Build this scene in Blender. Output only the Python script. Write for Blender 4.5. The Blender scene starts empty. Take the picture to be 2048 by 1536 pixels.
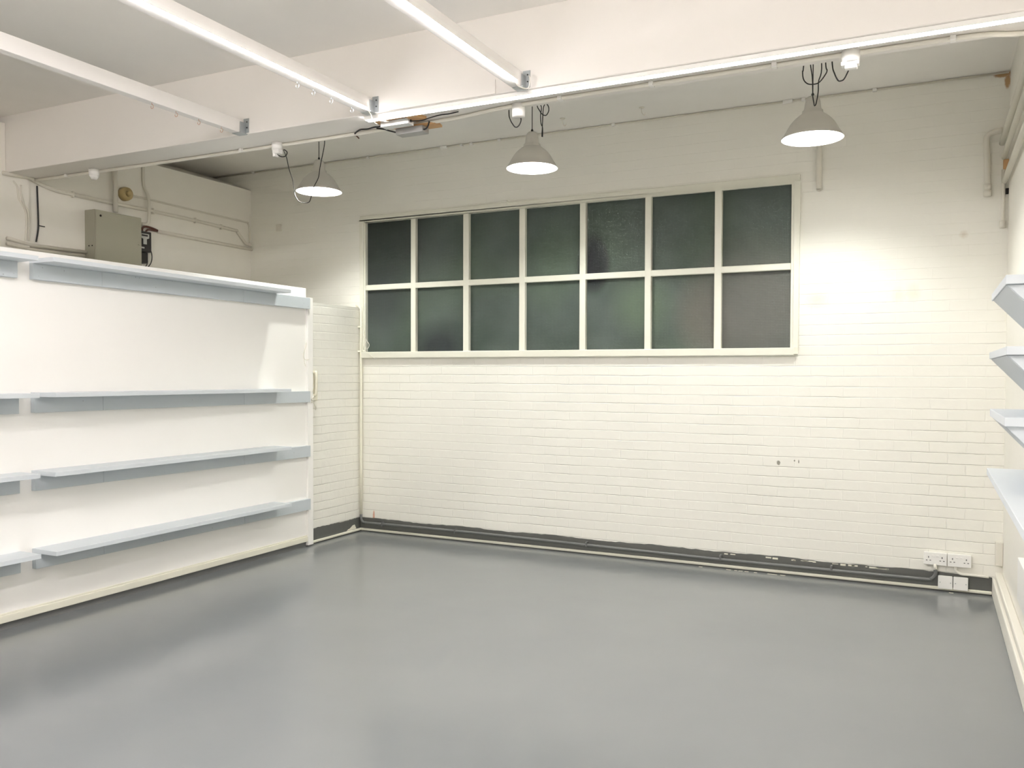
import bpy, bmesh, math, random
from mathutils import Vector, Matrix
random.seed(7)
scene = bpy.context.scene
COL = scene.collection

# ------------------------------------------------------------------ camera
F_PX, CY = 1700.9, 785.14                      # for the 2048 x 1536 frame
yaw, pitch, roll = 0.4580, -0.0233, 0.0028
fwd = Vector((-math.sin(yaw)*math.cos(pitch), math.cos(yaw)*math.cos(pitch), math.sin(pitch)))
rt = Vector((math.cos(yaw), math.sin(yaw), 0)); up = rt.cross(fwd)
r2 = math.cos(roll)*rt + math.sin(roll)*up; u2 = -math.sin(roll)*rt + math.cos(roll)*up
cam_data = bpy.data.cameras.new('camera'); cam = bpy.data.objects.new('camera', cam_data); COL.objects.link(cam)
cam_data.sensor_width = 36; cam_data.lens = 36*F_PX/2048; cam_data.shift_y = (CY-768)/2048
cam_data.clip_start = 0.02
cam.matrix_world = Matrix(((r2.x, u2.x, -fwd.x, 4.8342), (r2.y, u2.y, -fwd.y, -6.5688), (r2.z, u2.z, -fwd.z, 1.5011), (0, 0, 0, 1)))
scene.camera = cam

# ------------------------------------------------------------------ world, exposure
world = bpy.data.worlds.new('world'); scene.world = world; world.use_nodes = True
world.node_tree.nodes['Background'].inputs[0].default_value = (0.02, 0.025, 0.03, 1)
world.node_tree.nodes['Background'].inputs[1].default_value = 0.3
vs = scene.view_settings
vs.view_transform = 'Standard'; vs.look = 'None'; vs.gamma = 1; vs.use_curve_mapping = False; vs.exposure = 1.96
scene.cycles.diffuse_bounces = 7; scene.cycles.caustics_reflective = False; scene.cycles.caustics_refractive = False
scene.cycles.sample_clamp_indirect = 5

BULB_E = 265.0      # pendant bulbs
LED_E = 20.0        # strips
ADDED_TUBE_E = 46.0       # unseen ceiling tubes added to brighten the room
LED_C = (1.0, 0.955, 0.97); BULB_C = (0.985, 1.0, 0.945)

# ------------------------------------------------------------------ materials
def new_mat(name):
    m = bpy.data.materials.new(name); m.use_nodes = True
    nt = m.node_tree; b = nt.nodes['Principled BSDF']
    return m, nt, b
def pos_node(nt):
    g = nt.nodes.new('ShaderNodeNewGeometry'); return g.outputs['Position']
def math_n(nt, op, a=None, b=None, c=None):
    n = nt.nodes.new('ShaderNodeMath'); n.operation = op
    for i, v in enumerate((a, b, c)):
        if v is None: continue
        if isinstance(v, (int, float)): n.inputs[i].default_value = v
        else: nt.links.new(v, n.inputs[i])
    return n.outputs[0]
def mix_rgb(nt, fac, c1, c2):
    n = nt.nodes.new('ShaderNodeMix'); n.data_type = 'RGBA'
    for i, v in ((0, fac), (6, c1), (7, c2)):
        if isinstance(v, (int, float)): n.inputs[i].default_value = v
        elif isinstance(v, tuple): n.inputs[i].default_value = (*v, 1)
        else: nt.links.new(v, n.inputs[i])
    return n.outputs[2]
def noise(nt, scale, detail=3, rough=.5, vec=None):
    n = nt.nodes.new('ShaderNodeTexNoise'); n.inputs['Scale'].default_value = scale
    n.inputs['Detail'].default_value = detail; n.inputs['Roughness'].default_value = rough
    nt.links.new(vec if vec is not None else pos_node(nt), n.inputs['Vector'])
    return n.outputs[0]
def ramp(nt, v, a, b):
    n = nt.nodes.new('ShaderNodeMapRange'); n.inputs[1].default_value = a; n.inputs[2].default_value = b
    nt.links.new(v, n.inputs[0]); return n.outputs[0]
def bump(nt, b, h, strength, dist):
    n = nt.nodes.new('ShaderNodeBump'); n.inputs['Strength'].default_value = strength; n.inputs['Distance'].default_value = dist
    nt.links.new(h, n.inputs['Height']); nt.links.new(n.outputs[0], b.inputs['Normal'])
def paint(name, col, rough=.5, var=.04, bscale=40, bdist=.001, metal=0, spec=.5):
    m, nt, b = new_mat(name)
    nz = noise(nt, 3.0, 4)
    dark = tuple(c*(1-var) for c in col); light = tuple(min(1, c*(1+var*.4)) for c in col)
    nt.links.new(mix_rgb(nt, nz, dark, light), b.inputs['Base Color'])
    b.inputs['Roughness'].default_value = rough; b.inputs['Metallic'].default_value = metal
    b.inputs['Specular IOR Level'].default_value = spec
    if bdist: bump(nt, b, noise(nt, bscale, 3), .5, bdist)
    return m
def emis(name, col, e):
    m, nt, b = new_mat(name)
    b.inputs['Base Color'].default_value = (.8, .8, .8, 1)
    b.inputs['Emission Color'].default_value = (*col, 1); b.inputs['Emission Strength'].default_value = e
    return m

WALLC = (.85, .835, .77)
def brick_mat(name, axis, stains=False, st=1.0):
    """White-painted stretcher brickwork: bump from brick courses of 75 mm."""
    m, nt, b = new_mat(name)
    p = pos_node(nt)
    sep = nt.nodes.new('ShaderNodeSeparateXYZ'); nt.links.new(p, sep.inputs[0])
    h = sep.outputs[axis]; z = sep.outputs[2]
    wob = noise(nt, 2.2, 3); wob2 = noise(nt, 9, 3)
    zz = math_n(nt, 'ADD', math_n(nt, 'ADD', z, -0.055), math_n(nt, 'MULTIPLY', math_n(nt, 'ADD', wob, math_n(nt, 'MULTIPLY', wob2, .6)), .012))
    zz = math_n(nt, 'ADD', zz, -.010)
    hh = math_n(nt, 'ADD', h, math_n(nt, 'MULTIPLY', wob2, .02))
    cmb = nt.nodes.new('ShaderNodeCombineXYZ'); nt.links.new(hh, cmb.inputs[0]); nt.links.new(zz, cmb.inputs[1])
    br = nt.nodes.new('ShaderNodeTexBrick'); nt.links.new(cmb.outputs[0], br.inputs['Vector'])
    br.inputs['Scale'].default_value = 1.0; br.inputs['Brick Width'].default_value = .225; br.inputs['Row Height'].default_value = .075
    br.inputs['Mortar Size'].default_value = .0045; br.inputs['Mortar Smooth'].default_value = .9; br.inputs['Bias'].default_value = 0
    br.inputs['Color1'].default_value = (1, 1, 1, 1); br.inputs['Color2'].default_value = (.72, .72, .72, 1); br.inputs['Mortar'].default_value = (.5, .5, .5, 1)
    br.offset = .5
    mort = br.outputs['Fac']                         # 1 in the mortar
    fr = math_n(nt, 'FRACT', math_n(nt, 'DIVIDE', math_n(nt, 'ADD', zz, 10*.075), .075))
    dist = math_n(nt, 'MULTIPLY', math_n(nt, 'MINIMUM', fr, math_n(nt, 'SUBTRACT', 1.0, fr)), .075)
    hline = ramp(nt, dist, .0042, .0008)
    mort = math_n(nt, 'MAXIMUM', hline, math_n(nt, 'MULTIPLY', mort, .38))
    sep2 = nt.nodes.new('ShaderNodeSeparateColor'); nt.links.new(br.outputs['Color'], sep2.inputs[0])
    patch = ramp(nt, noise(nt, 1.7, 4, .6), .42, .60)    # paint fills many joints
    low = ramp(nt, z, 2.5, 1.2)
    amt = math_n(nt, 'MULTIPLY', math_n(nt, 'ADD', math_n(nt, 'MULTIPLY', patch, .65), .35), math_n(nt, 'ADD', math_n(nt, 'MULTIPLY', low, .75), .25))
    hgt = math_n(nt, 'SUBTRACT', math_n(nt, 'MULTIPLY', noise(nt, 14, 4), .30), math_n(nt, 'MULTIPLY', mort, amt))
    hgt = math_n(nt, 'ADD', hgt, math_n(nt, 'MULTIPLY', sep2.outputs[0], math_n(nt, 'MULTIPLY', amt, .2)))
    bump(nt, b, hgt, .8, .0047*st)
    base = mix_rgb(nt, ramp(nt, noise(nt, 1.1, 3), .3, .7), tuple(c*.97 for c in WALLC), WALLC)
    if stains:
        def blob(cx, cz, rx, rz, soft, col, base, amount=1.0):
            dx = math_n(nt, 'DIVIDE', math_n(nt, 'SUBTRACT', sep.outputs[0], cx), rx)
            dz = math_n(nt, 'DIVIDE', math_n(nt, 'SUBTRACT', z, cz), rz)
            d = math_n(nt, 'SQRT', math_n(nt, 'ADD', math_n(nt, 'MULTIPLY', dx, dx), math_n(nt, 'MULTIPLY', dz, dz)))
            d = math_n(nt, 'ADD', d, math_n(nt, 'MULTIPLY', math_n(nt, 'SUBTRACT', noise(nt, 60, 2), .5), .9))
            f = math_n(nt, 'MULTIPLY', ramp(nt, d, 1+soft, 1-soft), amount)
            return mix_rgb(nt, f, base, col)
        base = blob(3.818, .834, .013, .017, .15, (.22, .21, .17), base, .9)
        base = blob(3.932, .855, .005, .006, .2, (.22, .21, .17), base, .9)
        base = blob(3.962, .850, .004, .014, .2, (.22, .21, .17), base, .9)
        base = blob(4.083, 2.045, .06, .05, .8, (.70, .60, .47), base, .5)
        base = blob(4.62, 2.055, .035, .045, .6, (.70, .66, .56), base, .5)
        base = blob(4.71, 2.065, .04, .05, .6, (.72, .69, .56), base, .5)
        base = blob(5.02, 2.45, .02, .02, .6, (.6, .52, .40), base, .5)
        base = blob(.152, .150, .010, .05, .3, (.62, .30, .20), base, .9)
        base = blob(5.235, 3.497, .05, .018, .25, (.52, .34, .18), base, 1)
        base = blob(5.265, 3.45, .018, .045, .25, (.52, .34, .18), base, 1)
    nt.links.new(base, b.inputs['Base Color'])
    b.inputs['Roughness'].default_value = .42; b.inputs['Specular IOR Level'].default_value = .35
    return m

M = {}
M['brick_back'] = brick_mat('painted_brick_back', 0, True)
M['brick_side'] = brick_mat('painted_brick_side', 1, False, 1.4)
M['plaster'] = paint('white_plaster', (.86, .835, .77), .55, .05, 18, .002)
M['ceiling'] = paint('ceiling_paint', (.88, .86, .825), .7, .05, 8, .002)
M['beam'] = paint('beam_paint', (.82, .79, .75), .6, .03, 12, .002)
M['panel'] = paint('white_panel', (.92, .905, .87), .35, .015, 6, .0006)
M['cream'] = paint('cream_gloss', (.82, .80, .68), .3, .05, 30, .001)
M['frame'] = paint('window_frame_gloss', (.76, .75, .655), .32, .05, 30, .0008)
M['white'] = paint('white_plastic', (.86, .85, .82), .35, .02, 0, 0)
M['offwhite'] = paint('offwhite_painted_pipe', (.80, .775, .70), .45, .04, 60, .0006)
M['wallpipe'] = paint('wall_coloured_pipe', (.74, .71, .63), .5, .06, 60, .001)
M['joist'] = paint('white_timber', (.85, .825, .80), .5, .03, 30, .0006)
M['skirt'] = paint('dark_grey_skirting_paint', (.115, .117, .107), .38, .12, 25, .002)
M['skirtpipe'] = paint('dark_grey_pipe_paint', (.15, .153, .15), .35, .08, 40, .0006)
M['steel'] = paint('galvanised_steel', (.46, .49, .50), .35, .15, 90, .0005, metal=.75)
M['black'] = paint('black_rubber', (.012, .012, .012), .45, .1, 0, 0)
M['wood'] = paint('bare_plywood', (.62, .37, .17), .55, .15, 30, .0005)
M['shade'] = paint('grey_lamp_enamel', (.60, .58, .53), .45, .03, 0, 0)
M['liner'] = paint('white_lamp_lining', (.9, .9, .88), .5, .01, 0, 0)
M['casing'] = paint('aluminium_casing', (.70, .71, .71), .4, .04, 0, 0, metal=.3)
M['casing_dark'] = paint('dull_grey_casing', (.42, .42, .41), .45, .05, 0, 0, metal=.3)
M['fusebox'] = paint('grey_beige_metal', (.40, .39, .31), .45, .04, 0, 0)
M['meter'] = paint('black_bakelite', (.035, .032, .03), .35, .1, 0, 0)
M['meterface'] = paint('meter_face', (.55, .56, .53), .4, .05, 0, 0)
M['amber'] = paint('yellowed_plastic', (.52, .40, .19), .4, .12, 60, .001)
M['copper'] = paint('copper_hook', (.62, .36, .24), .3, .05, 0, 0, metal=.8)
M['wire_red'] = paint('brown_wire', (.12, .045, .03), .5, .1, 0, 0)
M['phone'] = paint('cream_phone_plastic', (.80, .77, .64), .35, .02, 0, 0)
M['dark'] = paint('dark_hole', (.02, .015, .012), .9, 0, 0, 0)
M['led'] = emis('led_diffuser', LED_C, LED_E)
M['tube'] = emis('added_tube_diffuser', LED_C, ADDED_TUBE_E)
M['led_beam'] = emis('beam_led_diffuser', LED_C, 10.0)
M['tube_dim'] = emis('dim_tube_diffuser', LED_C, 1.1)
M['bulb'] = emis('bulb_glass', BULB_C, BULB_E)

def shelf_mat(name, col, specks=False):
    m, nt, b = new_mat(name)
    c = mix_rgb(nt, noise(nt, 5, 3), tuple(x*.96 for x in col), col)
    if specks:
        v = nt.nodes.new('ShaderNodeTexVoronoi'); v.inputs['Scale'].default_value = 26
        nt.links.new(pos_node(nt), v.inputs['Vector'])
        keep = ramp(nt, noise(nt, 1.6, 1), .56, .60)
        dot = math_n(nt, 'MULTIPLY', ramp(nt, v.outputs['Distance'], .11, .06), keep)
        c = mix_rgb(nt, math_n(nt, 'MULTIPLY', dot, .7), c, tuple(x*.35 for x in col))
    nt.links.new(c, b.inputs['Base Color']); b.inputs['Roughness'].default_value = .42
    bump(nt, b, noise(nt, 70, 3), .3, .0006)
    return m
M['shelf'] = shelf_mat('grey_blue_shelf_paint', (.655, .70, .735))
M['batten'] = shelf_mat('grey_blue_batten_paint', (.565, .612, .645), True)

# floor: glossy grey paint
m, nt, b = new_mat('glossy_grey_floor_paint')
c = mix_rgb(nt, ramp(nt, noise(nt, .8, 4), .3, .7), (.195, .208, .212), (.218, .230, .232))
nt.links.new(c, b.inputs['Base Color'])
b.inputs['Roughness'].default_value = .18
b.inputs['Specular IOR Level'].default_value = .5
b.inputs['Coat Weight'].default_value = 0.0
bump(nt, b, noise(nt, 5, 3), .22, .003)
M['floor'] = m

# obscure window glass: fine woven texture, dull green grey tone with vague dark shapes behind it
m, nt, b = new_mat('obscure_textured_glass')
p = pos_node(nt)
sep = nt.nodes.new('ShaderNodeSeparateXYZ'); nt.links.new(p, sep.inputs[0])
mp = nt.nodes.new('ShaderNodeMapping'); mp.inputs['Scale'].default_value = (1, 1, 1.2); nt.links.new(p, mp.inputs[0])
n1 = noise(nt, 1.5, 2, .4, mp.outputs[0]); n2 = noise(nt, 1.1, 2, .4)
c = mix_rgb(nt, ramp(nt, n1, .35, .68), (.046, .062, .052), (.085, .105, .096))
c = mix_rgb(nt, math_n(nt, 'MULTIPLY', ramp(nt, n2, .5, .75), .6), c, (.075, .105, .070))
def gblob(c, cx, cz, rx, rz, col, amt):
    dx = math_n(nt, 'DIVIDE', math_n(nt, 'SUBTRACT', sep.outputs[0], cx), rx)
    dz = math_n(nt, 'DIVIDE', math_n(nt, 'SUBTRACT', sep.outputs[2], cz), rz)
    d = math_n(nt, 'SQRT', math_n(nt, 'ADD', math_n(nt, 'MULTIPLY', dx, dx), math_n(nt, 'MULTIPLY', dz, dz)))
    f = math_n(nt, 'MAXIMUM', math_n(nt, 'SUBTRACT', 1.0, math_n(nt, 'DIVIDE', d, 1.6)), 0.0)
    f = math_n(nt, 'MINIMUM', math_n(nt, 'MULTIPLY', f, 1.5), 1.0)
    return mix_rgb(nt, math_n(nt, 'MULTIPLY', f, amt), c, col)
c = gblob(c, 0.2, 2.7, .6, .5, (.022, .026, .024), .8)
c = gblob(c, .85, 1.70, .22, .20, (.018, .020, .024), .8)
c = gblob(c, .2, 2.15, .25, .25, (.03, .032, .034), .5)
c = gblob(c, 2.33, 2.42, .10, .20, (.006, .007, .010), 1.0)
c = gblob(c, 2.32, 2.38, .11, .15, (.004, .005, .007), 1.0)
c = gblob(c, 2.75, 2.05, .20, .2, (.10, .14, .09), .6)
c = gblob(c, 3.25, 1.95, .18, .25, (.115, .105, .085), .7)
c = gblob(c, 3.65, 2.0, .4, .4, (.125, .122, .112), .8)
nt.links.new(c, b.inputs['Base Color'])
b.inputs['Roughness'].default_value = .38; b.inputs['Specular IOR Level'].default_value = .22
def wavez(scale, out):
    return math_n(nt, 'SINE', math_n(nt, 'MULTIPLY', out, scale))
wv = math_n(nt, 'ADD', wavez(520, sep.outputs[2]), wavez(520, sep.outputs[0]))
wv = math_n(nt, 'ADD', wv, math_n(nt, 'MULTIPLY', noise(nt, 70, 2), 2.0))
bump(nt, b, wv, .35, .001)
M['glass'] = m

# ------------------------------------------------------------------ mesh helpers
def box(bm, x0, x1, y0, y1, z0, z1):
    vs_ = [bm.verts.new((x, y, z)) for x in (x0, x1) for y in (y0, y1) for z in (z0, z1)]
    for f in ((0, 1, 3, 2), (4, 6, 7, 5), (0, 4, 5, 1), (2, 3, 7, 6), (0, 2, 6, 4), (1, 5, 7, 3)):
        bm.faces.new([vs_[i] for i in f])
    return bm
def BX(*a):
    bm = bmesh.new()
    if isinstance(a[0], (tuple, list)):
        for q in a: box(bm, *q)
    else: box(bm, *a)
    return bm
def smooth_pts(pts, n=5):
    P = [Vector(p) for p in pts]
    if len(P) < 3: return P
    out = []
    for i in range(len(P)-1):
        p0 = P[max(i-1, 0)]; p1 = P[i]; p2 = P[i+1]; p3 = P[min(i+2, len(P)-1)]
        for k in range(n):
            t = k/n
            out.append(.5*((2*p1)+(-p0+p2)*t+(2*p0-5*p1+4*p2-p3)*t*t+(-p0+3*p1-3*p2+p3)*t**3))
    out.append(P[-1]); return out
def tube(bm, pts, r, n=8, smooth=5, caps=True):
    P = smooth_pts(pts, smooth) if smooth else [Vector(p) for p in pts]
    rings = []; ref = None
    for i, p in enumerate(P):
        d = (P[min(i+1, len(P)-1)]-P[max(i-1, 0)])
        if d.length < 1e-9: d = Vector((0, 0, 1))
        d.normalize()
        if ref is None: ref = Vector((0, 0, 1)) if abs(d.z) < .8 else Vector((1, 0, 0))
        a = d.cross(ref)
        if a.length < 1e-4: a = d.cross(Vector((0, 1, .3)))
        a.normalize(); c_ = a.cross(d).normalized(); ref = c_
        rings.append([bm.verts.new(p + r*(math.cos(2*math.pi*k/n)*a + math.sin(2*math.pi*k/n)*c_)) for k in range(n)])
    for A, B in zip(rings, rings[1:]):
        for k in range(n): bm.faces.new((A[k], A[(k+1) % n], B[(k+1) % n], B[k]))
    if caps:
        bm.faces.new(rings[0][::-1]); bm.faces.new(rings[-1])
    for f in bm.faces: f.smooth = True
    return bm
def TB(pts, r, n=8, smooth=5): return tube(bmesh.new(), pts, r, n, smooth)
def lathe(bm, prof, c=(0, 0, 0), n=40, axis='z'):
    rings = []
    for r, h in prof:
        ring = []
        for k in range(n):
            a = 2*math.pi*k/n; q = (r*math.cos(a), r*math.sin(a), h)
            if axis == 'x': q = (h, q[0], q[1])
            if axis == 'y': q = (q[0], h, q[1])
            ring.append(bm.verts.new((c[0]+q[0], c[1]+q[1], c[2]+q[2])))
        rings.append(ring)
    for A, B in zip(rings, rings[1:]):
        for k in range(n): bm.faces.new((A[k], A[(k+1) % n], B[(k+1) % n], B[k]))
    for f in bm.faces: f.smooth = True
    return bm
def cap(bm, prof, c, n=40, axis='z'):
    """closed lathe"""
    e = 1e-4
    return lathe(bm, [(e, prof[0][1])]+list(prof)+[(e, prof[-1][1])], c, n, axis)
def prism(bm, poly, axis, a, b):
    """extrude polygon (in the two other axes) along axis from a to b"""
    def mk(p, t):
        return {0: (t, p[0], p[1]), 1: (p[0], t, p[1]), 2: (p[0], p[1], t)}[axis]
    A = [bm.verts.new(mk(p, a)) for p in poly]; B = [bm.verts.new(mk(p, b)) for p in poly]
    bm.faces.new(A); bm.faces.new(B[::-1])
    for i in range(len(poly)): bm.faces.new((A[i], B[i], B[(i+1) % len(poly)], A[(i+1) % len(poly)]))
    return bm
def PR(*a): return prism(bmesh.new(), *a)
def root_loc(o):
    v = Vector((0, 0, 0))
    while o is not None: v = v+o.location; o = o.parent
    return v
def obj(name, bm, mat, parent=None, bevel=0, label=None, local=False):
    bmesh.ops.remove_doubles(bm, verts=bm.verts, dist=1e-6)
    bmesh.ops.recalc_face_normals(bm, faces=bm.faces)
    me = bpy.data.meshes.new(name)
    o = bpy.data.objects.new(name, me)
    if parent is None:
        xs = [v.co.x for v in bm.verts]; ys = [v.co.y for v in bm.verts]; zs = [v.co.z for v in bm.verts]
        L = Vector(((min(xs)+max(xs))/2, (min(ys)+max(ys))/2, min(zs)))
        o.location = L
    else:
        L = Vector((0, 0, 0)) if local else root_loc(parent)
        o.parent = parent
    bmesh.ops.translate(bm, verts=bm.verts, vec=-L)
    bm.to_mesh(me); bm.free()
    me.materials.append(M[mat] if isinstance(mat, str) else mat)
    COL.objects.link(o)
    if bevel:
        bv = o.modifiers.new('bevel', 'BEVEL'); bv.width = bevel; bv.segments = 2; bv.limit_method = 'ANGLE'; bv.harden_normals = False
    if label: o['label'] = label
    return o
def thing(name, label, cat, loc=(0, 0, 0), group=None):
    o = bpy.data.objects.new(name, None); COL.objects.link(o); o.location = loc; o.empty_display_size = .05
    o['label'] = label; o['category'] = cat
    if group: o['group'] = group
    return o
def tag(o, label, cat, group=None):
    o['label'] = label; o['category'] = cat
    if group: o['group'] = group
    return o
def struct(name, bm, mat, parent=None, bevel=0):
    o = obj(name, bm, mat, parent, bevel)
    if parent is None: o['kind'] = 'structure'
    return o
def dup(root, loc, label=None, group=None):
    r = root.copy(); COL.objects.link(r); r.location = loc
    if label: r['label'] = label
    if group: r['group'] = group
    for ch in list(root.children):
        c_ = ch.copy(); COL.objects.link(c_); c_.parent = r
        for g in list(ch.children):
            d = g.copy(); COL.objects.link(d); d.parent = c_
    return r

# ------------------------------------------------------------------ the room
W, H, HF = 5.28, 3.515, 3.38          # right wall, rear ceiling, front ceiling
YF = -7.7                             # wall behind the camera
XL = -1.351                           # far-left wall with the electrics
ZB, YB, YA = 2.968, -2.282, -2.558    # soffit, rear and front face of the downstand beam
WL, WR, WB, WT = .011, 3.953, 1.634, 2.964
struct('floor', BX(-2.2, W+.1, YF-.1, .1, -.1, 0), 'floor')
struct('ceiling', BX((-2.2, W+.1, YB-.02, .1, H, H+.1), (-2.2, W+.1, YF-.1, YA+.02, HF, HF+.1)), 'ceiling')
struct('wall_back', BX((-2.2, WL+.03, 0, .15, 0, H), (WR-.03, W+.1, 0, .15, 0, H), (WL+.03, WR-.03, 0, .15, 0, WB+.03), (WL+.03, WR-.03, 0, .15, WT-.03, H),
                       (WL+.03, WR-.03, .12, .15, WB+.03, WT-.03)), 'brick_back')
struct('wall_right', BX(W, W+.1, YF, 0, 0, H), 'plaster')
struct('wall_front', BX(-2.2, W+.1, YF-.1, YF, 0, H), 'plaster')
struct('wall_left', BX((XL-.65, XL-.51, YF, 0, 0, H), (XL-.02, XL+.035, -3.1, -2.56, 0, 3.33)), 'plaster')
wl = [(XL, 0), (XL, 3.33), (XL-.517, 3.512), (XL-.517, 0)]  # sloping top is unseen, shaped to bounce light up into the recess
struct('wall_left_lower', PR(wl, 1, YF, 0), 'plaster')
struct('wall_left_pier', BX(XL-.02, XL+.03, -2.56, -2.375, 0, 2.965), 'plaster')
struct('trim_1', BX(-1.9, W, YA, YB, ZB, H), 'beam', bevel=.006)        # downstand beam
struct('trim_2', BX((2.085, 2.756, YA-.006, YA+.001, ZB+.002, 3.044)), 'beam')      # flush cover board on the beam
# low brick partition, board panel on it
bm = bmesh.new()
top = []; N = 60
for i in range(N+1):
    y = YF + (0-YF)*i/N
    top.append((y, 2.108+random.uniform(-.004, .004)))
poly = [(YF, 0)]+top+[(0, 0)]
prism(bm, poly, 0, -.11, 0.0)
struct('wall_partition', bm, 'brick_side')
struct('wall_panel', BX(0.0, .03, YF, -.812, .045, 2.218), 'panel', bevel=.002)
bm = bmesh.new(); box(bm, 0.0, .05, -.812, -.745, .012, 2.14)
struct('trim_3', bm, 'panel', bevel=.003)
bm = BX((.03, .045, YF, -.812, .045, .088)); box(bm, .03, .038, YF, -.812, .088, .10)
struct('baseboard_left', bm, 'cream', bevel=.003)
struct('trim_4', BX(.0, .022, YF, -.812, .0, .045), 'skirtpipe')
# dark painted band with ragged top edge
def ragged(axis, a, b, off, z0, z1, n=150, t=.004):
    pts = [(a, z0)]
    for i in range(n+1):
        s = a+(b-a)*i/n
        pts.append((s, z1+random.uniform(-.003, .003)+.003*math.sin(s*7)))
    pts.append((b, z0))
    bm = bmesh.new()
    if axis == 1: prism(bm, pts, 1, off-t, off+.001)
    else: prism(bm, pts, 0, off-.001, off+t)
    return bm
struct('baseboard_back', ragged(1, 0, W-.06, 0, .0, .129), 'skirt')
struct('baseboard_partition', ragged(0, -.745, 0, 0, .0, .132, 40), 'skirt')
struct('trim_5', BX(0, W-.06, -.018, -.003, .010, .032), 'cream', bevel=.006)
struct('trim_6', BX(.003, .018, -.745, 0, .010, .032), 'cream', bevel=.006)
bm = BX(W-.06, W, YF, 0, 0, .12); box(bm, W-.045, W, YF, 0, .12, .165)
struct('baseboard_right', bm, 'offwhite', bevel=.008)
# chipped flakes where the paint has come away
bm = bmesh.new()
for _ in range(26):
    x = random.uniform(3.4, 4.6); w = random.uniform(.01, .05); box(bm, x, x+w, -.0062, -.0035, .112+random.uniform(-.004, .004), .121+random.uniform(-.003, .003))
for _ in range(10):
    x = random.uniform(3.2, 5.1); w = random.uniform(.02, .05); box(bm, x, x+w, -.042, -.030, -.001, .0016)
prism(bm, [(-.14, .034), (-.22, .033), (-.20, .045), (-.17, .05), (-.13, .072), (-.10, .075), (-.075, .034)], 0, .0035, .0065)
struct('trim_7', bm, 'cream')
# rear ceiling/wall joint: thin grey tube standing in for the gap's shadow line, plus clips
def ceil_shadow_line():
    t = thing('ceiling_shadow_line', 'thin grey line with clips, for the shadow gap between ceiling and back wall', 'cable', (1.8, -.01, 3.49))
    obj('cable', TB([(XL-.50, -.012, 3.503), (W-.01, -.012, 3.503)], .006, 8, 0), M['wallpipe'], t)  # this part draws the shade in the joint
    for x in (-1.3, .10, .92, 1.10, 1.20, 1.474, 2.508, 3.86, 3.97, 4.45):
        w = .035 if x in (.92, 3.86) else .014
        obj('clip', BX(x-w, x+w, -.024, 0, 3.492, 3.5145), 'white', t, .003)
ceil_shadow_line()
# ------------------------------------------------------------------ window
win = struct('window_1', BX((WL, WR, -.022, .02, WT-.045, WT), (WL, WL+.042, -.022, .02, WB, WT-.045), (WR-.042, WR, -.022, .02, WB+.04, WT-.045)), 'frame', bevel=.005)
cols = [(.068, .568), (.620, 1.115), (1.172, 1.664), (1.720, 2.218), (2.272, 2.775), (2.828, 3.328), (3.384, 3.893)]
rows = [(1.692, 2.268), (2.318, 2.900)]
PY = .028
obj('rebate', BX((WL+.035, WR-.035, -.010, .05, 2.900, WT-.04), (WL+.035, .066, -.010, .05, WB, 2.9), (3.893, WR-.035, -.010, .05, WB, 2.9)), 'frame', win, .003)
obj('transom', BX(.066, 3.893, -.008, .05, 2.268, 2.318), 'frame', win, .006)
for (a0, a1), (b0, b1) in zip(cols, cols[1:]):
    obj('mullion', BX(a1, b0, -.010, .05, WB+.05, 2.902), 'frame', win, .006)
for z0, z1 in rows:
    for x0, x1 in cols:
        obj('pane', BX(x0-.006, x1+.006, PY, PY+.005, z0-.006, z1+.006), 'glass', win)
bm = BX(WL+.03, WR-.028, -.045, .05, WB-.0, 1.692)
obj('window_sill', bm, 'frame', win, .006)
tag_pts = [(WR-.03, -.045), (WR+.0, -.03), (WR-.005, 0), (WR-.03, 0)]
obj('sill_end', PR(tag_pts, 2, WB+.01, WB+.062), 'frame', win, .003)

# ------------------------------------------------------------------ joists under the front ceiling
def hook(x, y, z):
    pts = [(x, y, z)]+[(x, y, z-.010)]
    for k in range(9):
        a = math.radians(100-300*k/8); pts.append((x+.010*math.cos(a), y+.002, z-.022+.011*math.sin(a)))
    return TB(pts, .0014, 6, 3)
def joist(x0, x1, bx, label, hooks, hookmat, kx):
    t = thing('timber_joist', label, 'timber beam', ((x0+x1)/2, -5, 2.967), 'white timber joists under the ceiling')
    obj('timber', BX(x0, x1, YF, YA-.03, 2.967, 3.048), 'joist', t, .003)
    br = bmesh.new()
    box(br, x1-.012, x1+.030, YA-.004, YA, 2.975, 3.062)        # leg against the beam
    box(br, x0+.006, x1+.018, YA-.062, YA, 2.962, 2.9665)        # foot under the joist
    box(br, x1+.002, x1+.0045, YA-.05, YA, 2.964, 3.035)
    bk = obj('bracket', br, 'steel', t, .001)
    bo = bk
    for z in (3.04, 3.005): obj('screw', cap(bmesh.new(), [(.004, YA-.0065), (.004, YA-.004)], (x1+.016, 0, z), 10, 'y'), 'black', bo)
    for y in hooks: obj('hook', hook(kx, y, 2.968), hookmat, t)
    return t
joist(.962, 1.018, 0, 'leftmost white timber joist with no light strip, ending at grey bracket', (-3.25, -3.085, -2.92, -2.745), 'copper', 1.005)
joist(1.925, 1.982, 0, 'middle white timber joist carrying a light strip and small hooks', (-3.17, -3.046, -2.90, -2.72), 'steel', 1.945)
joist(2.878, 2.928, 0, 'rightmost white timber joist, its bracket above the long beam light strip', (), 'steel', 0)
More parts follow.
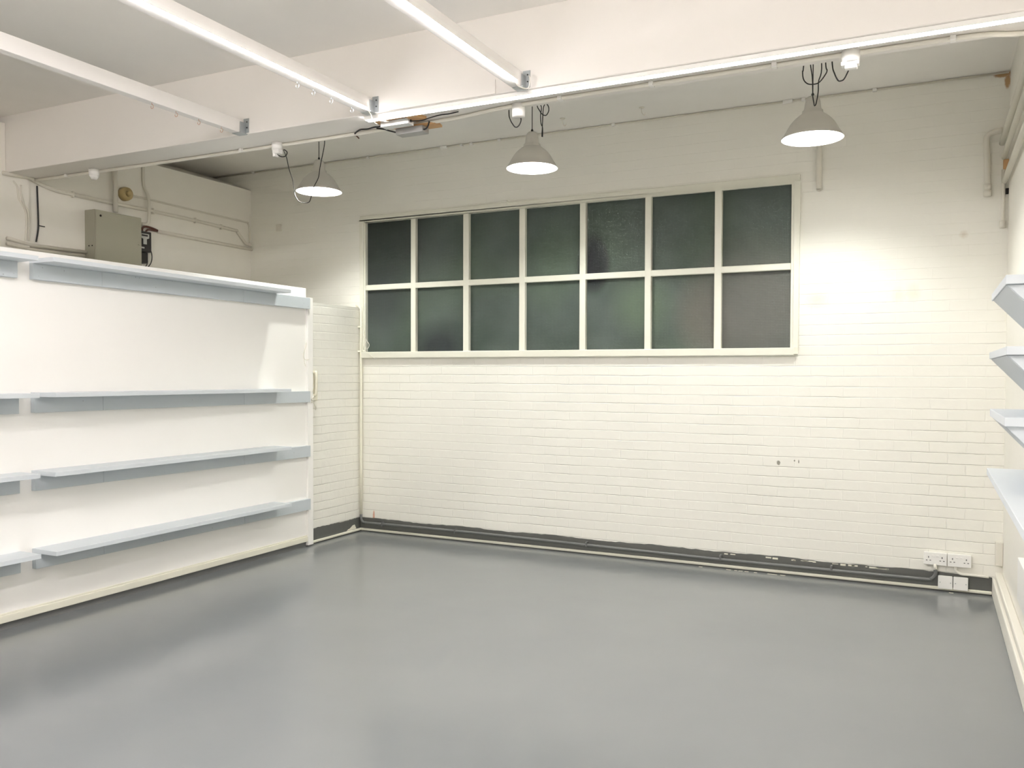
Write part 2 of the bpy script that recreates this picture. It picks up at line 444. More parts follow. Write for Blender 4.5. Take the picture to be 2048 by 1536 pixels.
def led(label, ch, dif, loc, wires=(), em='led'):
    ch = (ch,)+() if isinstance(ch[0], float) else ch
    t = thing('led_strip_light', label, 'light', loc, 'glowing light strips')
    obj('channel', BX(*ch) if len(ch) > 1 else BX(*ch[0]), 'white', t)
    obj('diffuser', BX(*dif), em, t)
    for w in wires: obj('wire', TB(w, .0028, 6, 4), 'offwhite', t)
    return t
led('glowing light strip along the side of the middle timber joist', ((1.983, 1.988, YF, -2.66, 2.968, 2.995), (1.988, 2.0095, YF, -2.66, 2.991, 2.995), (2.006, 2.0095, YF, -2.66, 2.971, 2.991)), (1.988, 2.0058, YF, -2.67, 2.963, 2.990), (1.99, -5, 2.966),
    [[(1.992, -2.665, 2.978), (1.990, -2.61, 2.955), (1.992, -2.595, 2.935), (2.000, -2.59, 2.912), (2.014, -2.575, 2.90)],
     [(1.990, -2.60, 2.94), (1.996, -2.585, 2.925), (2.02, -2.50, 2.935), (2.0, -2.44, 2.955)]])
led('glowing light strip along the side of the rightmost timber joist', ((2.929, 2.934, YF, -2.70, 2.966, 2.992), (2.934, 2.9545, YF, -2.70, 2.988, 2.992), (2.951, 2.9545, YF, -2.70, 2.969, 2.988)), (2.934, 2.9508, YF, -2.71, 2.961, 2.987), (2.935, -5, 2.956),
    [[(2.94, -2.70, 2.965), (2.935, -2.66, 2.955), (2.957, -2.59, 2.958), (2.975, -2.60, 2.99), (2.974, -2.60, 3.011), (2.96, -2.58, 3.027)]])
led('long glowing light strip running along the underside of the ceiling beam', ((1.90, W-.01, -2.545, -2.495, 2.957, 2.967), (1.90, W-.01, -2.545, -2.541, 2.945, 2.957), (1.90, W-.01, -2.500, -2.496, 2.944, 2.957)), (1.905, W-.012, -2.541, -2.500, 2.946, 2.957), (3.6, -2.52, 2.946), (), 'led_beam')
# unseen ceiling tube lamps: one near the beam, two added for brightness
def unseen_tube_lamp(label, x, y0, y1, z, em):
    t = thing('unseen_tube_light', label, 'light', (x, (y0+y1)/2, z))
    obj('body', BX(x-.03, x+.03, y0, y1, z+.03, HF), 'white', t, .003)
    obj('diffuser', BX(x-.022, x+.022, y0+.02, y1-.02, z, z+.03), em, t, .004)
    return t
unseen_tube_lamp('white tube light on the ceiling over the right of the room, near the beam', 3.85, -4.3, -3.05, 3.30, 'tube_dim')
unseen_tube_lamp('unseen tube light added on the ceiling over the left front of the room', 2.1, -7.0, -5.4, 3.30, 'tube')  # added out of view to lift the room's brightness
unseen_tube_lamp('unseen tube light added on the ceiling over the middle front of the room', 3.40, -7.2, -5.6, 3.30, 'tube')  # second added lamp, also out of view

# ------------------------------------------------------------------ conduit and junction boxes under the beam
t = thing('beam_conduit', 'white conduit running under the ceiling beam between the round boxes', 'pipe', (2, -2.35, 2.95))
obj('conduit', TB([(XL+.02, -2.335, 2.956), (-.2, -2.312, 2.956), (1.2, -2.300, 2.956), (2.3, -2.312, 2.956), (2.8, -2.375, 2.956), (3.9, -2.385, 2.956), (4.7, -2.385, 2.956), (5.0, -2.375, 2.956), (5.12, -2.33, 2.956), (5.27, -2.29, 2.956)], .011, 10, 4), 'offwhite', t)
for x, y in ((-.95, -2.325), (.75, -2.308), (3.05, -2.378), (3.55, -2.381), (4.15, -2.385), (4.9, -2.381)):
    obj('saddle', BX(x-.012, x+.012, y-.022, y+.022, 2.946, 2.9675), 'white', t, .003)
def jbox(x, y, r, h, label, kind):
    t = thing('junction_box', label, 'junction box', (x, y, ZB-h), 'round boxes on the beam conduit')
    obj('housing', cap(bmesh.new(), [(r, 0), (r, -h*.62), (r*.97, -h*.66), (r*.97, -h)][::-1], (x, y, ZB-.001), 32), 'white', t)
    if kind == 'rose':
        obj('cover', cap(bmesh.new(), [(r*.55, -.028), (r*.8, -.012), (r*.92, 0)], (x, y, ZB-h), 32), 'white', t)
    if kind == 'hook':
        obj('outlet', BX((x-.022, x+.030, y-.02, y+.02, ZB-h-.028, ZB-h), (x-.022, x-.003, y-.018, y+.018, ZB-h-.045, ZB-h-.026)), 'white', t, .003)
    if kind == 'plug':
        obj('plug', BX((x-.040, x+.036, y-.022, y+.022, ZB-h-.018, ZB-h), (x-.024, x+.028, y-.018, y+.018, ZB-h-.032, ZB-h-.017)), 'white', t, .003)
    return t
jbox(-.634, -2.345, .036, .045, 'small white round box at the dim left end of the beam', 'rose')
jbox(1.062, -2.325, .034, .045, 'white round box on the beam feeding the left pendant lamp', 'hook')
jbox(2.795, -2.36, .036, .070, 'tall white round box on the beam left of the middle pendant lamp', 'plain')
jbox(4.487, -2.39, .040, .050, 'white round box with plug on the beam right of the right pendant lamp', 'plug')

# ------------------------------------------------------------------ pendant lamps
prof = [(.184, 0), (.1825, .006), (.170, .026), (.158, .045), (.147, .066), (.134, .088), (.119, .108), (.101, .126), (.080, .143), (.066, .153)]
def pendant(label, x, y, z):
    t = thing('pendant_lamp', label, 'lamp', (x, y, z), 'three grey pendant lamps')
    bm = lathe(bmesh.new(), prof, n=56)
    sh = obj('shade', bm, 'shade', t, local=True)
    inn = [(r-.0022, h+.0006) for r, h in prof]
    bm = lathe(bmesh.new(), [(.184, 0)]+inn+[(.040, .165), (.0005, .168)], n=56)
    obj('shade_lining', bm, 'liner', sh, local=True)
    bm = lathe(bmesh.new(), [(.066, .153), (.0620, .156), (.0610, .171), (.0530, .174), (.0525, .181), (.0500, .184), (.0470, .208), (.0430, .233), (.0370, .249), (.028, .258), (.012, .262), (.0004, .263)], n=40)
    cp = obj('cap', bm, 'shade', t, local=True)
    bm = cap(bmesh.new(), [(.0075, .260), (.0085, .275), (.004, .282)], (0, 0, 0), 16)
    obj('cord_grip', bm, 'black', cp, local=True)
    bm = TB([(0, 0, .275), (0, 0, H-z)], .0030, 8, 0)
    obj('cord', bm, 'black', t, local=True)
    bm = lathe(bmesh.new(), [(.0005, .085)]+[(.042*math.sin(math.radians(a)), .127-.042*math.cos(math.radians(a))) for a in range(15, 145, 12)]+[(.02, .164), (.0005, .168)], n=28)
    obj('bulb', bm, 'bulb', t, local=True)
    return t
lamp = pendant('left grey pendant lamp with a black flex looped under its rim', .325, -1.0, 2.974)
dup(lamp, (2.244, -1.0, 2.966), 'middle grey pendant lamp hanging on a single straight cord')
dup(lamp, (4.155, -1.0, 2.952), 'right grey pendant lamp, nearest and largest, beneath a tangle of cords')

def cord(name, label, pts, r=.0032, mat='black', cat='cable', s=5):
    return tag(obj(name, TB(pts, r, 8, s), mat), label, cat)
cord('hanging_flex', 'black flex drooping from white box and under the left pendant lamp', [(1.066, -2.33, 2.90), (1.057, -2.31, 2.893), (1.072, -2.29, 2.885), (1.086, -2.27, 2.895), (1.078, -2.25, 2.925), (1.006, -2.2, 2.957), (0.856, -2.0, 2.97), (0.705, -1.8, 2.95), (0.479, -1.5, 2.955), (0.27, -1.24, 2.953), (0.262, -1.22, 2.913), (0.300, -1.22, 2.862), (0.354, -1.22, 2.843), (0.404, -1.22, 2.846), (0.425, -1.22, 2.884), (0.441, -1.22, 2.933), (0.456, -1.22, 2.967), (0.489, -1.21, 3.031), (0.481, -1.18, 3.118), (0.482, -1.15, 3.223), (0.473, -1.12, 3.29), (0.463, -1.1, 3.356), (0.453, -1.1, 3.513)])
cord('hanging_flex', 'short black flex swag below the tall white box', [(2.797, -2.34, 2.905), (2.795, -2.33, 2.885), (2.780, -2.325, 2.862), (2.755, -2.315, 2.858), (2.728, -2.30, 2.884), (2.703, -2.285, 2.923), (2.692, -2.272, 2.966), (2.69, -2.27, 3.1)])
t = thing('tied_cord', 'knotted black cord hanging right of the middle pendant lamp', 'cable', (2.46, -1.3, 3.09))
obj('loose_end', TB([(2.442, -1.3, 3.513), (2.438, -1.3, 3.34), (2.453, -1.3, 3.29), (2.446, -1.3, 3.241), (2.45, -1.3, 3.183), (2.461, -1.3, 3.152), (2.461, -1.3, 3.092)], .0032), 'black', t)
obj('loop', TB([(2.425, -1.305, 3.513), (2.419, -1.305, 3.328), (2.442, -1.305, 3.268), (2.464, -1.305, 3.240), (2.490, -1.305, 3.232), (2.508, -1.305, 3.259), (2.505, -1.305, 3.290), (2.486, -1.305, 3.310), (2.471, -1.307, 3.288), (2.466, -1.307, 3.239), (2.463, -1.307, 3.172), (2.459, -1.307, 3.092)], .0032), 'black', t)
cord('hanging_flex', 'wide black loop of flex above the right pendant lamp', [(4.190, -1.6, 3.513), (4.178, -1.6, 3.203), (4.173, -1.6, 3.176), (4.178, -1.6, 3.131), (4.197, -1.6, 3.104), (4.224, -1.6, 3.095), (4.260, -1.6, 3.1), (4.291, -1.6, 3.136), (4.301, -1.6, 3.162), (4.293, -1.6, 3.204), (4.28, -1.6, 3.513)])
cord('hanging_flex', 'black cord doubled over in front of the right pendant lamp cap', [(4.135, -1.09, 3.513), (4.152, -1.1, 3.374), (4.163, -1.1, 3.297), (4.166, -1.1, 3.22), (4.170, -1.12, 3.175), (4.183, -1.17, 3.118), (4.190, -1.2, 3.095), (4.200, -1.21, 3.105), (4.212, -1.22, 3.169), (4.215, -1.23, 3.227), (4.233, -1.25, 3.292), (4.222, -1.25, 3.513)])
cord('hanging_flex', 'black flex swag from the plugged white box on the beam', [(4.490, -2.375, 2.905), (4.481, -2.36, 2.905), (4.470, -2.34, 2.890), (4.453, -2.32, 2.868), (4.439, -2.31, 2.865), (4.425, -2.30, 2.872), (4.408, -2.285, 2.91), (4.396, -2.272, 2.96), (4.39, -2.268, 3.1)])

# ------------------------------------------------------------------ light-strip drivers
t = thing('led_driver', 'white rectangular driver box screwed under the beam', 'power supply', (2.04, -2.41, 2.92))
obj('casing', BX(1.945, 2.135, -2.447, -2.385, 2.925, 2.956), 'casing', t, .002)
obj('cable', TB([(1.95, -2.42, 2.945), (1.90, -2.40, 2.945), (1.86, -2.39, 2.950), (1.80, -2.37, 2.952), (1.74, -2.36, 2.958), (1.70, -2.345, 2.953), (1.68, -2.335, 2.948)], .005, 8), 'black', t)
obj('output_cable', TB([(2.13, -2.42, 2.944), (2.157, -2.415, 2.942), (2.201, -2.40, 2.944), (2.25, -2.40, 2.952), (2.32, -2.405, 2.957), (2.38, -2.40, 2.958), (2.44, -2.40, 2.962)], .0035, 8), 'black', t)
obj('cable_gland', BX(2.130, 2.142, -2.427, -2.413, 2.938, 2.951), 'black', t, .002)
t = thing('led_driver', 'dull grey driver box hanging at the back edge of the beam', 'power supply', (2.07, -2.30, 2.90))
obj('casing', BX(1.975, 2.160, -2.335, -2.262, 2.905, 2.941), 'casing_dark', t, .002)
obj('cable', TB([(1.98, -2.32, 2.92), (1.93, -2.33, 2.935), (1.90, -2.345, 2.945), (1.86, -2.365, 2.95)], .0045, 8), 'black', t)
obj('output_cable', TB([(2.155, -2.32, 2.918), (2.175, -2.32, 2.92), (2.19, -2.32, 2.935), (2.20, -2.32, 2.96)], .0045, 8), 'black', t)
tag(obj('plywood_block', PR([(1.905, -2.49), (2.03, -2.47), (2.12, -2.40), (1.90, -2.385)], 2, 2.958, 2.9675), 'wood', None, .001), 'bare plywood block above the left end of the white driver box', 'wood offcut')
tag(obj('plywood_block', PR([(2.13, -2.495), (2.19, -2.492), (2.225, -2.39), (2.14, -2.36)], 2, 2.950, 2.9675), 'wood', None, .001), 'bare plywood wedge beside the right end of the white driver box', 'wood offcut')
tag(obj('plywood_block', PR([(1.96, -2.335), (2.235, -2.318), (2.252, -2.30), (2.236, -2.235), (1.96, -2.235)], 2, 2.943, 2.955), 'wood', None, .001), 'bare plywood strip poking out right of the grey driver box', 'wood offcut')
# broken bit of fixing at the beam's rear edge
tag(obj('broken_fixing', TB([(1.66, -2.285, 2.972), (1.64, -2.27, 2.958), (1.615, -2.265, 2.968), (1.64, -2.262, 2.955), (1.655, -2.26, 2.94)], .004, 6), 'wire_red'), 'small dark broken fixing on rear edge of beam, right of left lamp', 'fixing')
# small hooks on the rear ceiling
for x, lb in ((2.188, 'small white hook in the rear ceiling, nearer the middle lamp'), (2.837, 'small white hook in the rear ceiling, farther right of the middle lamp')):
    pts = [(x, -.31, H+.002), (x, -.31, H-.03), (x+.008, -.31, H-.05), (x+.022, -.31, H-.062), (x+.030, -.31, H-.045)]
    t = thing('ceiling_hook', lb, 'hook', (x, -.31, H), 'white hooks in the rear ceiling')
    obj('plate', cap(bmesh.new(), [(.018, -.005), (.022, 0)], (x, -.31, H), 20), 'wallpipe', t)
    obj('hook', TB(pts, .0035, 8), 'offwhite', t)

# ------------------------------------------------------------------ shelves on the left panel
def left_shelf(lz, lab, y0, y1, bat, w0, w1, zr):
    """lz shelf underside at y0, zr underside of right end; bat batten pieces"""
    t = thing('wall_shelf', lab, 'shelf', (.1, (y0+y1)/2, lz-.1), 'pale grey shelves on the left panel')
    bm = bmesh.new()
    A = [(.0301, y0, lz), (w0, y0, lz), (w1, y1, zr), (.0301, y1, zr)]
    lo = [bm.verts.new(a) for a in A]; hi = [bm.verts.new((a[0], a[1], a[2]+.026)) for a in A]
    bm.faces.new(lo[::-1]); bm.faces.new(hi)
    for i in range(4): bm.faces.new((lo[i], lo[(i+1) % 4], hi[(i+1) % 4], hi[i]))
    obj('shelf_board', bm, 'shelf', t, .0015)
    for k, (a, b_) in enumerate(bat):
        def zt(y): return lz+(zr-lz)*(y-y0)/(y1-y0)-.0008
        bm = bmesh.new(); hh = .094
        vv = []
        for y in (a, b_):
            for x in (.0302, .066):
                for z in (zt(y)-hh, zt(y)): vv.append(bm.verts.new((x, y, z)))
        for f in ((0, 1, 3, 2), (4, 6, 7, 5), (0, 4, 5, 1), (2, 3, 7, 6), (0, 2, 6, 4), (1, 5, 7, 3)): bm.faces.new([vv[i] for i in f])
        obj('wall_batten', bm, 'batten', t, .0012)
    return t
names = ['top', 'second', 'third', 'lowest']
full = [(2.141, 2.136), (1.350, 1.341), (.885, .875), (.418, .417)]
for nme, (z0, z1) in zip(names, full):
    dn = {'top': 'highest long pale grey wall shelf, near the top edge of white panel', 'second': 'second long pale grey shelf from the top on white panel',
          'third': 'third long pale grey shelf down, above the lowest one', 'lowest': 'lowest long pale grey shelf, nearest the floor on white panel'}[nme]
    left_shelf(z0, dn, -3.300, -1.215, [(-3.300, -2.835), (-2.8335, -1.585), (-1.5835, -.800)], .252, .216, z1)
for nme, (z0, z1) in zip(names, full):
    dn = {'top': 'top shelf of the set cut off by the left picture edge', 'second': 'second shelf down in the set cut off at far left',
          'third': 'third shelf down in the set cut off at far left', 'lowest': 'lowest shelf of the set cut off at far left'}[nme]
    left_shelf(z0+.006, dn, -5.30, -3.372, [(-5.30, -4.4), (-4.398, -3.395)], .235, .220, z0-.002)
# vertical hairline and marks near the right post
t = thing('door_handle_cord', 'thin grey cord hanging on the white post above the second shelf', 'cord', (.055, -.80, 1.56))
obj('cord', TB([(.034, -.815, 1.755), (.040, -.835, 1.71), (.036, -.85, 1.655), (.038, -.84, 1.61), (.052, -.80, 1.612)], .0035, 8), 'wallpipe', t)
obj('cord_tail', TB([(.037, -.845, 1.62), (.036, -.838, 1.58), (.036, -.825, 1.55)], .0025, 8), 'offwhite', t)
t = thing('intercom_phone', 'cream intercom handset on the short brick return wall', 'phone', (.03, -.69, 1.2))
obj('base', BX(.001, .022, -.732, -.648, 1.255, 1.515), 'phone', t, .006)
bm = TB([(.030, -.715, 1.495), (.046, -.708, 1.50), (.052, -.705, 1.46), (.050, -.705, 1.36), (.046, -.708, 1.31), (.030, -.712, 1.30)], .013, 12)
obj('handset', bm, 'phone', t)
obj('switch_hook', BX(.022, .030, -.735, -.715, 1.40, 1.44), 'wallpipe', t, .002)
obj('coiled_cord', TB([(.03, -.72, 1.30), (.06, -.76, 1.285), (.07, -.79, 1.27), (.055, -.765, 1.255), (.065, -.78, 1.24), (.045, -.74, 1.245), (.035, -.71, 1.22), (.03, -.69, 1.19), (.025, -.685, 1.175), (.03, -.68, 1.19), (.028, -.70, 1.215)], .004, 8), 'wallpipe', t)
obj('loose_wire', TB([(.07, -.79, 1.33), (.05, -.75, 1.355), (.03, -.71, 1.38)], .0025, 6), 'wallpipe', t)

# ------------------------------------------------------------------ shelves on the right wall
XS = 5.05
def right_shelf(z, label, yn, yf, th=.028, gusset=True, tilt=0.0):
    t = thing('wall_shelf', label, 'shelf', ((XS+W)/2, (yn+yf)/2, z-.2), 'pale shelves on the right wall')
    bm = bmesh.new(); A = [(XS, yn, z), (W-.001, yn, z), (W-.001, yf, z), (XS, yf, z)]
    if tilt: A = [(XS+.02, yn, z), (W-.001, yn, z), (W-.001, yf, z), (XS, yf, z)]
    lo = [bm.verts.new(a) for a in A]; hi = [bm.verts.new((a[0], a[1], a[2]+th)) for a in A]
    bm.faces.new(lo[::-1]); bm.faces.new(hi)
    for i in range(4): bm.faces.new((lo[i], lo[(i+1) % 4], hi[(i+1) % 4], hi[i]))
    obj('shelf_board', bm, 'shelf', t, .002)
    if gusset:
        d = .2
        for yy, nm in ((yn+.02, 'near_gusset'), (yf-.02-.018, 'far_gusset')):
            obj('gusset', PR([(XS+.006, z-.001), (W-.001, z-.001), (W-.001, z-.24)], 1, yy, yy+.018), 'shelf', t, .001)
        bm = PR([(XS+.004, z-.001), (XS+.022, z-.001), (W-.001, z-.222), (W-.001, z-.245)], 1, yn+.038, yf-.038)
        obj('sloping_board', bm, 'batten', t, .001)
    return t
right_shelf(1.797, 'highest shelf on the right wall, seen from below', -3.34, -2.60, .030)
right_shelf(1.563, 'second shelf down on the right wall, about eye level', -3.40, -2.50, .028)
right_shelf(1.330, 'third shelf down on the right wall, its top just visible', -3.37, -2.60, .030)
right_shelf(1.075, 'lowest and longest shelf on the right wall, seen from above', -5.0, -2.45, .028, False)

# ------------------------------------------------------------------ pipes on the back wall
def pipe(name, label, pts, r, mat='wallpipe', s=3, collars=(), cat='pipe', n=12, part='pipe'):
    t = thing(name, label, cat, tuple(pts[-1]))
    obj(part, TB(pts, r, n, s), mat, t)
    for a, b_, rr in collars: obj('collar', TB([a, b_], rr, n, 0), mat, t)
    return t
pipe('conduit_pipe', 'white vertical pipe stub under right pendant lamp beside the window', [(4.085, -.027, 3.33), (4.085, -.027, 2.88), (4.085, -.022, 2.855), (4.085, -.004, 2.84)], .019, 'wallpipe')
pipe('conduit_pipe', 'bent white pipe with end coupling high in right corner', [(5.235, -.06, 3.115), (5.19, -.045, 3.110), (5.155, -.04, 3.095), (5.145, -.038, 3.06), (5.150, -.038, 2.95), (5.156, -.038, 2.69)], .020, 'wallpipe', 3,
     [((5.155, -.038, 2.77), (5.156, -.038, 2.735), .024), ((5.156, -.038, 2.725), (5.157, -.038, 2.69), .025)])
pipe('conduit_pipe', 'straight thin white pipe at corner, below the black gap', [(5.246, -.025, 2.86), (5.247, -.025, 2.48)], .011, 'wallpipe', 0,
     [((5.247, -.025, 2.52), (5.247, -.025, 2.475), .019)])
for i, (z, x, r, lb) in enumerate(((3.01, 5.235, .018, 'upper conduit along the right wall beneath the ceiling'), (2.93, 5.245, .016, 'middle conduit along the right wall, below the upper conduit'), (2.77, 5.250, .018, 'lowest conduit along the right wall, ending at black gap'))):
    ye = (-.05, -.08, -.10)[i]
    pipe('conduit_pipe', lb, [(x, -6.5, z-.01), (x, -3, z), (x, ye, z+(.02 if i == 0 else 0))], r, 'wallpipe', 0)
tag(obj('black_gap', BX(5.262, 5.279, -.03, -.001, 2.80, 2.83), 'dark'), 'upper small black hole in the right corner, just below brown filler', 'hole')
tag(obj('black_gap', BX(5.262, 5.279, -.03, -.001, 2.70, 2.735), 'dark'), 'lower small black hole in the right corner, above the straight pipe', 'hole')
tag(obj('bare_filler', BX(5.245, 5.279, -.026, -.0005, 2.84, 2.93), M['wood'], None, .006), 'bare brown filler patch in the right corner among conduits', 'filler')

tag(obj('screw_hook', TB([(1.56, -.022, 2.972), (1.56, -.045, 2.972), (1.568, -.055, 2.96), (1.572, -.050, 2.945), (1.565, -.045, 2.938)], .0035, 8), 'frame'), 'tiny painted hook on the top edge of the window frame', 'hook')

# white pipe down the back-left corner, turning into the dark skirting pipe
t = thing('corner_pipe', 'cream pipe down the left corner that turns grey along the skirting', 'pipe', (.028, -.03, .1))
obj('vertical_pipe', TB([(-.03, -.020, 2.128), (.0, -.024, 2.125), (.024, -.03, 2.105), (.033, -.03, 2.06), (.031, -.03, 1.7), (.028, -.03, .165)], .013, 12, 3), 'cream', t)
obj('skirting_pipe', TB([(.028, -.03, .165), (.030, -.03, .125), (.042, -.03, .100), (.075, -.03, .088), (.15, -.03, .089), (1.3, -.03, .092), (3.2, -.03, .074), (4.06, -.03, .074), (4.78, -.03, .077), (4.845, -.03, .082), (4.872, -.03, .105), (4.878, -.03, .135), (4.874, -.03, .150)], .012, 12, 4), 'skirtpipe', t)
obj('riser', TB([(4.876, -.03, .147), (4.872, -.03, .19)], .0105, 12, 0), 'offwhite', t)
for x in (.27, 1.05, 2.3, 3.4, 4.2): obj('saddle', BX(x-.008, x+.008, -.043, -.002, .070, .108), 'skirtpipe', t, .003)
for z in (1.93, 1.70): obj('saddle', BX(-.0, .044, -.042, -.002, z-.010, z+.006), 'cream', t, .002)
tag(obj('loose_wires', tube(TB([(.070, -.048, 1.943), (.075, -.05, 1.859), (.105, -.05, 1.803), (.135, -.05, 1.765), (.130, -.05, 1.733), (.107, -.05, 1.719), (.092, -.05, 1.756), (.105, -.052, 1.803)], .0028, 6),
    [(.080, -.056, 1.80), (.085, -.056, 1.775), (.072, -.056, 1.72), (.09, -.056, 1.70), (.13, -.056, 1.677), (.209, -.05, 1.625)], .0028, 6), 'offwhite'), 'thin white wires looped over lower left corner of window', 'wires')

# sockets
def socket(x0, x1, z0, z1, y, label, kind):
    t = thing('wall_socket', label, 'socket', ((x0+x1)/2, -.0, z0), None)
    d = .034
    obj('back_box', BX(x0+.003, x1-.003, -d+.009, -.0005, z0+.003, z1-.003), 'white', t, .003)
    fp = obj('face_plate', BX(x0, x1, -d, -d+.010, z0, z1), 'white', t, .003)
    if kind == 'double':
        cx = (x0+x1)/2; cz = (z0+z1)/2
        for s in (-1, 1):
            c0 = cx+s*.042
            for dx, dz in ((-.011, -.012), (.011, -.012), (0, .010)):
                wx, wz = (.0032, .0055) if dz > 0 else (.0048, .0028)
                obj('pin_hole', BX(c0+dx-wx, c0+dx+wx, -d-.0006, -d+.001, cz+dz-wz, cz+dz+wz), 'skirtpipe', fp)
        for s in (-1, 1):
            obj('rocker_switch', BX(cx+s*.013-.009, cx+s*.013+.009, -d-.003, -d+.001, cz+.014, cz+.026), 'white', fp, .002)
    elif kind == 'blank':
        for s in (-1, 1): obj('screw', cap(bmesh.new(), [(.0035, -d-.0008), (.0035, -d)], ((x0+x1)/2+s*.032, 0, (z0+z1)/2), 10, 'y'), 'steel', fp)
    return t
socket(4.803, 4.946, .181, .268, 0, 'left of two painted double sockets low on back wall', 'double')
socket(4.950, 5.094, .181, .268, 0, 'right of two painted double sockets low on back wall', 'double')
socket(4.893, 4.983, .022, .112, 0, 'left of two bright square boxes resting on cream strip', 'blank')
socket(4.987, 5.077, .022, .112, 0, 'right of two bright square boxes resting on cream strip', 'blank')
pipe('conduit_pipe', 'short white elbow pipe under the right double socket', [(5.00, -.018, .180), (5.002, -.018, .155), (5.03, -.018, .135), (5.08, -.018, .133), (W-.08, -.018, .130)], .009, 'offwhite', 4)
tag(obj('corner_box', BX(5.235, 5.279, -.045, -.0005, .215, .375), 'wallpipe', None, .004), 'small beige box in the bottom right corner above skirting', 'box')
tag(obj('blank_plate', BX(-1.0, -.945, -.028, -.0005, 2.892, 2.962), 'wallpipe', None, .004), 'small painted box on back wall below the left pendant lamp', 'switch box')

# ------------------------------------------------------------------ electrics on the far-left wall
XW = XL
def wp(name, label, pts, r, mat='wallpipe', s=4, clips=(), cat='pipe'):
    t = thing(name, label, cat, tuple(pts[-1]))
    obj('pipe', TB(pts, r, 10, s), mat, t)
    for (x, y, z) in clips: obj('saddle', BX(x-.012, x+.016, y-.007, y+.007, z-.024, z+.024), mat, t, .002)
    return t
wp('conduit_pipe', 'main long conduit crossing far left wall above the fuse box', [(-1.298, -2.59, 2.958), (-1.304, -2.40, 2.967), (-1.333, -2.29, 2.945), (-1.335, -2.151, 2.92), (-1.335, -2.009, 2.915), (-1.335, -1.606, 2.912), (-1.335, -1.249, 2.915), (-1.335, -.74, 2.91), (-1.335, -.25, 2.896), (-1.335, -.20, 2.885), (-1.335, -.10, 2.795), (-1.335, -.06, 2.783), (-1.335, -.004, 2.781)], .015, 'wallpipe', 3,
   [(-1.335, -2.0, 2.915), (-1.335, -1.22, 2.915), (-1.335, -.74, 2.91), (-1.335, -.42, 2.90)])
wp('conduit_pipe', 'thin pipe from the yellowed round fitting to the far corner', [(-1.342, -1.43, 3.013), (-1.343, -1.27, 3.012), (-1.342, -.679, 3.004), (-1.342, -.10, 3.002), (-1.342, -.05, 2.99), (-1.342, -.03, 2.95), (-1.342, -.028, 2.80)], .008)
wp('conduit_pipe', 'straight pipe running from meter wires to far corner', [(-1.334, -1.17, 2.745), (-1.334, -.004, 2.738)], .016, 'wallpipe', 0)
wp('conduit_pipe', 'low conduit left of the fuse box, just above the panel', [(-1.30, -2.565, 2.485), (-1.333, -2.362, 2.463), (-1.333, -1.86, 2.470)], .014, 'wallpipe', 0)
wp('conduit_pipe', 'second low conduit left of fuse box, underneath its neighbour', [(-1.30, -2.565, 2.445), (-1.333, -2.362, 2.430), (-1.333, -1.90, 2.435)], .014, 'wallpipe', 0)
wp('duct', 'wide vertical duct dropping from the beam to the fuse box', [(-1.299, -1.632, 3.30), (-1.299, -1.630, 2.835)], .020, 'wallpipe', 0)
wp('conduit_pipe', 'vertical pipe above the meter with curved foot', [(-1.338, -1.314, 3.32), (-1.336, -1.312, 3.126), (-1.304, -1.290, 3.02), (-1.304, -1.288, 2.84), (-1.312, -1.299, 2.790), (-1.336, -1.338, 2.785)], .013)
wp('wall_cable', 'left wavy painted cable running down the far left wall', [(-1.322, -2.50, 2.92), (-1.318, -2.47, 2.88), (-1.318, -2.46, 2.80), (-1.318, -2.41, 2.72), (-1.318, -2.40, 2.62), (-1.318, -2.41, 2.49)], .007, 'wallpipe', 4, (), 'cable')
wp('wall_cable', 'right wavy painted cable joining the left one on the far left wall', [(-1.318, -2.44, 2.90), (-1.318, -2.44, 2.84), (-1.318, -2.42, 2.76), (-1.318, -2.385, 2.70), (-1.318, -2.384, 2.49)], .006, 'wallpipe', 4, (), 'cable')
t = thing('black_cable', 'black vertical cable at far left under the beam', 'cable', (-1.34, -2.30, 2.49))
obj('cable', TB([(-1.342, -2.296, 2.925), (-1.342, -2.292, 2.80), (-1.342, -2.288, 2.65), (-1.342, -2.292, 2.58), (-1.342, -2.308, 2.495)], .006), 'black', t)
obj('cable_tie', TB([(-1.336, -2.288, 2.622), (-1.336, -2.24, 2.621)], .004, 6, 0), 'black', t)
t = thing('round_fitting', 'yellowed round plastic fitting between the duct and vertical pipe', 'light fitting', (-1.351, -1.508, 2.96))
obj('base', cap(bmesh.new(), [(.052, .055), (.058, .030), (.058, 0)][::-1], (XW, -1.508, 3.010), 36, 'x'), 'amber', t)
obj('boss', cap(bmesh.new(), [(.020, .085), (.026, .052)][::-1], (XW, -1.508, 3.010), 24, 'x'), 'amber', t)
t = thing('fuse_box', 'large grey beige metal fuse box on the far left wall', 'fuse box', (XW, -1.66, 2.30))
fb = obj('body', BX(XW, -1.235, -1.882, -1.432, 2.28, 2.812), 'fusebox', t, .003)
fd = obj('door', BX(-1.235, -1.222, -1.878, -1.436, 2.284, 2.808), 'fusebox', t, .003)
obj('knockout', cap(bmesh.new(), [(.009, .0), (.009, .003)], (-1.222, -1.835, 2.765), 16, 'x'), 'dark', fd)
obj('catch', BX(-1.222, -1.212, -1.475, -1.452, 2.575, 2.582), 'fusebox', fd, .001)
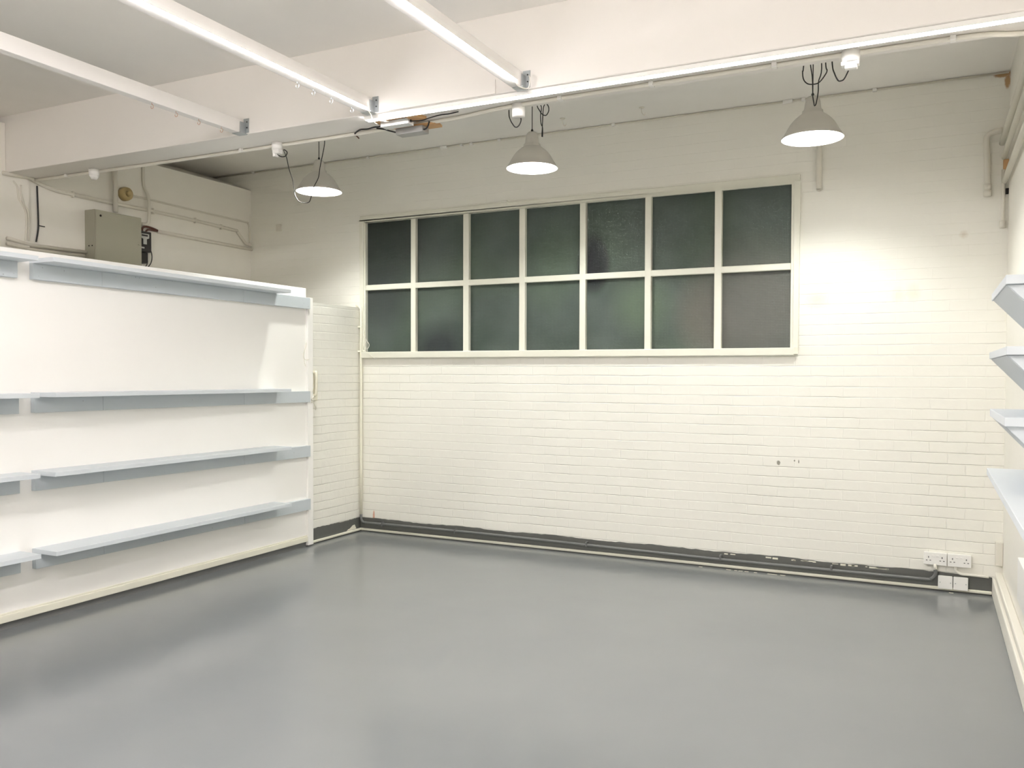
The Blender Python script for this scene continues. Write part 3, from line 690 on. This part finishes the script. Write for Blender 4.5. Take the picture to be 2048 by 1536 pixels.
for x in (-1.30, -1.262): obj('screw', cap(bmesh.new(), [(.0055, -1.8845), (.0055, -1.881)], (x, 0, 2.52), 12, 'y'), 'dark', fb)
tag(obj('dark_hole', BX(-1.350, -1.338, -1.80, -1.785, 2.815, 2.828), 'dark'), 'tiny black knot under the duct on top of fuse box', 'knot')
t = thing('electricity_meter', 'black electricity meter with pale dial beside the fuse box', 'meter', (XW, -1.36, 2.45))
mc = obj('case', BX(XW, -1.262, -1.430, -1.298, 2.535, 2.712), 'meter', t, .006)
obj('terminal_cover', BX(XW, -1.285, -1.420, -1.315, 2.44, 2.533), 'meter', t, .006)
obj('dial', PR([(-1.412, 2.69), (-1.325, 2.69), (-1.325, 2.655), (-1.350, 2.645), (-1.350, 2.60), (-1.385, 2.60), (-1.385, 2.645), (-1.412, 2.655)], 0, -1.262, -1.259), 'meterface', mc)
obj('dial_window', BX(-1.2592, -1.2575, -1.403, -1.340, 2.668, 2.681), 'meter', mc)
obj('name_plate', BX(-1.262, -1.2595, -1.412, -1.375, 2.562, 2.575), 'meterface', mc)
obj('wire', TB([(-1.32, -1.345, 2.705), (-1.322, -1.345, 2.74), (-1.33, -1.31, 2.765), (-1.335, -1.24, 2.765), (-1.335, -1.17, 2.752)], .010, 8), 'wire_red', t)
obj('wire', TB([(-1.31, -1.318, 2.705), (-1.312, -1.315, 2.72), (-1.32, -1.28, 2.742), (-1.33, -1.21, 2.745), (-1.335, -1.17, 2.748)], .008, 8), 'wire_red', t)
obj('wire', TB([(-1.31, -1.31, 2.59), (-1.30, -1.28, 2.57), (-1.30, -1.262, 2.51), (-1.30, -1.275, 2.45), (-1.31, -1.31, 2.40)], .004, 8), 'black', t)
obj('wire', TB([(-1.31, -1.325, 2.50), (-1.30, -1.31, 2.47), (-1.30, -1.318, 2.43), (-1.31, -1.34, 2.40)], .004, 8), 'black', t)
tag(obj('wall_trunking', BX(5.222, 5.279, -2.7, -1.79, .405, .612), 'white', None, .004), 'white box on the right wall, low at the right picture edge', 'trunking')
